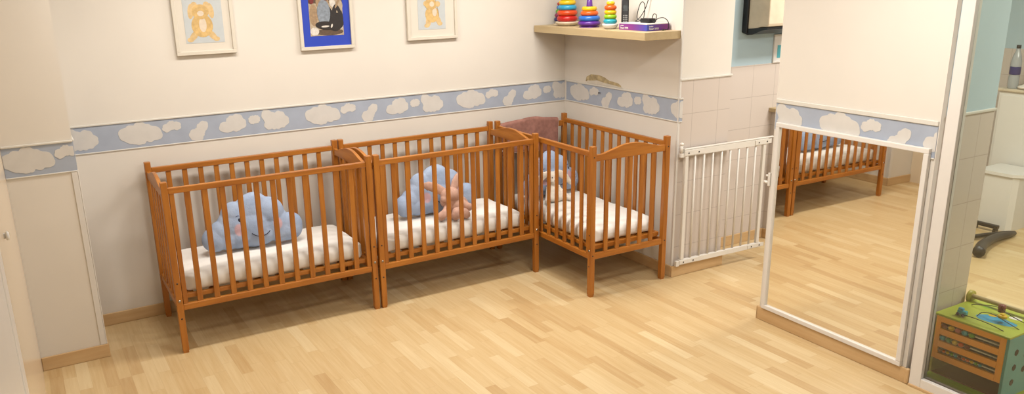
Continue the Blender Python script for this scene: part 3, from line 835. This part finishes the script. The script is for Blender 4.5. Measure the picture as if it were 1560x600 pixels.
# ------------------------------------------------------------------ glass partition beside the mirror
t = thing('glass_partition', 'white framed glass partition at the right edge, in front of the activity cube', 'partition', RF(-.038, -3.165), RA)
MB().box(-.012, .04, -.060, 0, 0, H - .01, 'whiteframe', .003).build('frame_post', t)
MB().box(-.012, .04, -2.2, -.060, 0, .060, 'whiteframe', .003).build('frame_rail', t)
MB().box(-.012, .04, -2.2, -.060, H - .07, H - .01, 'whiteframe', .003).build('frame_rail', t)
MB().box(-.012, .04, -2.26, -2.2, 0, H - .01, 'whiteframe', .003).build('frame_post', t)
MB().box(.012, .018, -2.2, -.060, .06, H - .07, 'glass').build('glass_pane', t)
MB().box(-.020, -.008, -2.2, -.0, 0, .014, 'base', .003).build('threshold', t)

# ------------------------------------------------------------------ activity cube behind the glass
t = thing('activity_cube', 'colourful wooden activity cube with bead rows behind the glass partition', 'toy', RF(.115, -3.168), RA)
W_, D_, Hh = .345, .34, .355      # local: front face at x=0 facing -x, runs y 0..-W_
cu = t
m = MB().box(-.022, D_, -W_ - .01, .012, 0, .028, 'lime', .006, 3); m.build('base_board', t)
# front abacus panel with three slots
fp = MB(); zs = [(.305, .330), (.240, .268), (.168, .200)]; ys = (-.025, -.315)
fp.box(0, .016, -W_, ys[1], .12, Hh, 'cubeorange', .002).box(0, .016, ys[0], 0, .12, Hh, 'cubeorange', .002)
lev = [.12, .152, .190, .222, .258, .290, .328, Hh]
for a, c in ((.12, .152), (.190, .222), (.258, .290), (.326, Hh)): fp.box(0, .016, ys[1], ys[0], a, c, 'cubeorange')
fp.build('abacus_panel', t)
MB().box(.022, .03, -W_ + .012, -.012, .12, Hh - .01, 'dark').build('recess_back', t)
rows = [(.171, ['maroon', 'orange', 'yellow', 'green', 'tq', 'maroon', 'orange', 'orange', 'yellow', 'green', 'tq'], .0095),
        (.240, ['tq', 'mgreen', 'yellow', 'orange', 'maroon'], .0150),
        (.308, ['maroon', 'yellow', 'pink', 'tq', 'green'], .0165)]
for z, cols, r in rows:
    MB().cyl((.008, ys[1] - .005, z), (.008, ys[0] + .005, z), .0036, 'white').build('rod', t)
    y = ys[0] - .002 - r
    for c in cols:
        MB().ell((.006, y, z), (r * .85, r, r * .8 if r < .016 else r * .75), c, sub=2).build('bead', t); y -= 2 * r + .0015
# sides
sd = MB().box(0.0, D_, -W_ - .014, -W_, .028, Hh, 'cubeteal', .002)
sdo = sd.build('side_panel', t)
for i, (x, z) in enumerate([(.08, .27), (.08, .19), (.08, .11), (.17, .24), (.17, .16), (.26, .27), (.26, .19)]):
    MB().cyl((x, -W_ - .0150, z), (x, -W_ - .012, z), .018, 'dark', 6, smooth=False).build('shape_hole', sdo)
MB().box(.016, D_, 0, .012, .028, Hh, 'cubeolive', .002).build('side_panel', t)
MB().box(D_ - .012, D_, -W_, 0, .028, Hh, 'cubeorange').build('back_panel', t)
MB().box(.016, D_ - .012, -W_, 0, .11, .12, 'maroon').build('inner_shelf', t)
MB().box(.02, D_ - .012, -W_ + .002, -.002, .028, .034, 'maroon').build('inner_floor', t)
tp = MB().box(-.002, D_, -W_ - .014, .012, Hh, Hh + .012, 'cubeyg', .003)
tpo = tp.build('top_board', t)
def blob(cx, cy, rx, ry, mat, nm, z=Hh + .012):
    pts = [(cx + rx * (1 + .15 * math.sin(3 * a)) * math.cos(a), cy + ry * (1 + .12 * math.cos(2 * a + 1)) * math.sin(a)) for a in [2 * PI * i / 30 for i in range(30)]]
    MB().prism(pts, 'z', z - .001, z + .0008, mat).build(nm, tpo)
blob(.15, -.21, .05, .095, 'lblue', 'painted_lake'); blob(.19, -.17, .012, .02, 'yellow', 'painted_fish', Hh + .0125); blob(.25, -.25, .02, .03, 'white', 'painted_flower'); blob(.28, -.10, .02, .03, 'lime', 'painted_leaf')
zt = Hh + .012
for pts in ([(.05, -.06, 0), (.05, -.09, .012), (.04, -.16, .02), (.035, -.24, .018), (.05, -.30, 0)],
            [(.12, -.13, 0), (.15, -.14, .018), (.14, -.20, .03), (.12, -.27, .022), (.13, -.33, 0)],
            [(.25, -.03, 0), (.23, -.06, .015), (.24, -.16, .035), (.20, -.24, .03), (.22, -.33, 0)]):
    MB().tube(spline([(a, c, zt + d) for a, c, d in pts]), .0022, 'black', 6).build('bead_wire', t)
m = MB().box(-.012, .012, -.03, .015, .008, .03, 'tq', .005, 3).box(-.010, .010, -.012, .012, .028, .042, 'lblue', .004, 3)
for yy in (-.018, .008):
    for xx in (-.012, .012): m.cyl((xx - .003, yy, .009), (xx + .003, yy, .009), .009, 'navy')
o = m.build('toy_car', t); o.location = (.055, -.085, zt + .004)
MB().cyl((.235, -.185, zt + .018), (.235, -.185, zt + .055), .017, 'maroon', 16).build('bead', t)
MB().torus((.15, -.235, zt + .03), .012, .010, 'yellow').cyl((.15, -.235, zt + .02), (.15, -.235, zt + .045), .012, 'yellow').build('bead', t)
# handle
for y in (.012, -W_ - .014):
    MB().cyl((D_ - .04, y - .014, Hh + .035), (D_ - .04, y + .004, Hh + .035), .033, 'cubeolive', 28).build('handle_disc', t)
MB().cyl((D_ - .04, .0, Hh + .04), (D_ - .04, -W_ - .014, Hh + .04), .012, 'shelf', 16).build('handle_rod', t)

# ------------------------------------------------------------------ bathroom things
t = thing('towel_dispenser', 'cream paper towel dispenser with black back and underside on the blue wall', 'dispenser', RF(1.085, -1.0365, 1.615), RA)
hw = .225
m = MB().box(-hw - .01, hw - .02, -.05, 0, .03, .46, 'black', .006, 3)
m.prism([(0, .03), (-.05, .015), (-.10, .02), (-.175, .05), (-.23, .06), (-.23, .075), (-.05, .06), (0, .06)], 'x', -hw, hw, 'black')
m.build('back_plate', t)
m = MB().prism([(-.045, .05), (-.07, .04), (-.10, .05), (-.16, .075), (-.228, .078), (-.236, .10), (-.236, .30), (-.20, .40), (-.10, .45), (-.045, .455)], 'x', -hw + .004, hw - .004, 'cream')
cv = m.build('cover', t); bv = cv.modifiers.new('bevel', 'BEVEL'); bv.width = .008; bv.segments = 3; bv.limit_method = 'ANGLE'
MB().cyl((.07, -.2345, .15), (.07, -.2385, .15), .011, 'maroon').build('lock', t)
MB().box(.048, .092, -.2345, -.2365, .118, .126, 'grayprint').build('printed_mark', t)
t = thing('framed_notice', 'small white framed notice with a turquoise panel below the towel dispenser', 'notice', RF(1.27, -1.0365, 1.403), RA)
m = MB()
for a in ((-.075, .075, 0, .014), (-.075, .075, .20, .214), (-.075, -.061, .014, .20), (.061, .075, .014, .20)): m.box(a[0], a[1], -.014, 0, a[2], a[3], 'white', .002)
m.build('frame', t)
MB().box(-.061, .061, -.006, -.001, .014, .20, 'white').build('sheet', t)
MB().box(-.03, .045, -.0072, -.006, .035, .13, 'turq').build('printed_panel', t)
# far bathroom unit
t = thing('bathroom_counter', 'white tall bathroom counter at the far wall behind the glass', 'counter', RF(3.34, -1.60), RA)
MB().box(0, .39, -1.2, 0, 0, 1.07, 'white', .004).build('carcass', t)
MB().box(-.02, .39, -1.22, .02, 1.07, 1.095, 'cream', .008, 3).build('worktop', t)
MB().box(-.008, 0, -.58, -.02, .05, 1.04, 'white', .003).build('door', t)
MB().box(-.008, 0, -1.18, -.62, .05, 1.04, 'white', .003).build('door', t)
t = thing('storage_bin', 'white low storage bin with chamfered lid in front of the bathroom counter', 'bin', RF(2.96, -1.74), RA)
o = [(.05, 0), (0, -.05), (0, -.27), (.04, -.30), (.33, -.30), (.33, 0)]
MB().prism(o, 'z', 0, .45, 'white').build('body', t)
o = [(.06, .015), (-.015, -.05), (-.015, -.27), (.045, -.33), (.335, -.33), (.335, .015)]
MB().prism(o, 'z', .45, .475, 'white').build('lid', t)
t = thing('water_bottle', 'clear plastic bottle with dark label and cap on the bathroom counter', 'bottle', RF(3.38, -1.675, 1.095), RA)
MB().lathe([(.036, 0), (.04, .01), (.04, .10), (.037, .11), (.04, .12), (.04, .22), (.03, .27), (.016, .31), (.014, .335)], 'bottle', 24).build('bottle_body', t)
MB().lathe([(.0408, .115), (.0412, .12), (.0412, .175), (.0408, .18)], 'navy', 24).build('paper_label', t)
MB().lathe([(.017, .33), (.017, .355)], 'black', 20).build('cap', t)
t = thing('folded_cloth', 'crumpled cream cloth beside the bottle on the bathroom counter', 'cloth', RF(3.37, -1.78, 1.095), RA)
fuse(MB().ell((0, 0, .018), (.05, .06, .018), 'creamplush').ell((.02, -.05, .025), (.045, .05, .024), 'creamplush').ell((.0, -.02, .03), (.03, .05, .02), 'creamplush').build('cloth', t), .006, 3)
t = thing('bouncer_strap', 'black padded fabric strap lying on the floor behind the glass partition', 'strap', RF(2.25, -2.16), RA)
pp = spline([(-.10, -.10, .05), (.10, -.02, .05), (.36, .03, .045), (.56, .04, .03), (.66, .05, .022)], 10)
m = MB(); m.tube(pp, [.043 - .024 * i / (len(pp) - 1) for i in range(len(pp))], 'black', 12); m.build('padding', t)
pp = spline([(.20, .18, .03), (.40, .13, .03), (.56, .08, .03), (.66, .055, .022)], 8)
m = MB(); m.tube(pp, .018, 'black', 10); m.build('webbing', t)
t = thing('floor_rail', 'short black bar on the floor beside the white storage bin', 'bar', RF(2.88, -1.90), RA)
MB().box(-.02, .02, -.10, .10, .03, .06, 'black', .006, 3).build('bar', t)
for y in (-.08, .08): MB().box(-.022, .022, y - .012, y + .012, 0, .03, 'black', .003).build('foot', t)

# ------------------------------------------------------------------ lights (ceiling luminaires)
def area(name, loc, sx, sy, watts, col=(1, .955, .895), spread=180):
    l = bpy.data.lights.new(name, 'AREA'); l.shape = 'RECTANGLE'; l.size = sx; l.size_y = sy; l.energy = watts; l.color = col; l.spread = math.radians(spread)
    o = bpy.data.objects.new(name, l); COL.objects.link(o); o.location = loc; return o
area('ceiling_lamp', (-2.7, -1.0, 2.68), 1.2, .3, 22, spread=165)
area('ceiling_lamp', (-.95, -1.0, 2.68), 1.2, .3, 24, spread=165)
area('ceiling_lamp', (-1.35, -3.2, 2.68), 1.2, .45, 38)
area('ceiling_lamp', (-2.6, -5.4, 2.68), 1.2, .5, 26)
area('ceiling_lamp', (1.4, -2.2, 2.68), .9, .4, 38)
area('ceiling_lamp', (1.5, -4.2, 2.68), .9, .4, 45)
w = bpy.data.worlds.new('world'); bpy.context.scene.world = w; w.use_nodes = True
w.node_tree.nodes['Background'].inputs[0].default_value = (1, .93, .84, 1)
w.node_tree.nodes['Background'].inputs[1].default_value = .03

# ------------------------------------------------------------------ camera
yaw, pitch, roll, f, cx, cy = .5285, .2859, -.0220, 1215.6, 738.7, 327.2
cam = bpy.data.cameras.new('camera'); co = bpy.data.objects.new('camera', cam); COL.objects.link(co)
fwd = Vector((math.sin(yaw) * math.cos(pitch), math.cos(yaw) * math.cos(pitch), -math.sin(pitch)))
rt = Vector((math.cos(yaw), -math.sin(yaw), 0)); up = rt.cross(fwd)
r2 = math.cos(roll) * rt + math.sin(roll) * up; u2 = -math.sin(roll) * rt + math.cos(roll) * up
mt = Matrix((r2, u2, -fwd)).transposed().to_4x4(); mt.translation = Vector((-3.8483, -5.2659, 2.0556))
co.matrix_world = mt
cam.sensor_fit = 'HORIZONTAL'; cam.sensor_width = 36; cam.lens = f / 1560 * 36
cam.shift_x = (780 - cx) / 1560; cam.shift_y = (cy - 300) / 1560; cam.clip_start = .05
sc = bpy.context.scene; sc.camera = co
sc.view_settings.view_transform = 'Standard'; sc.view_settings.look = 'None'; sc.view_settings.gamma = 1
sc.view_settings.use_curve_mapping = False; sc.view_settings.exposure = .56
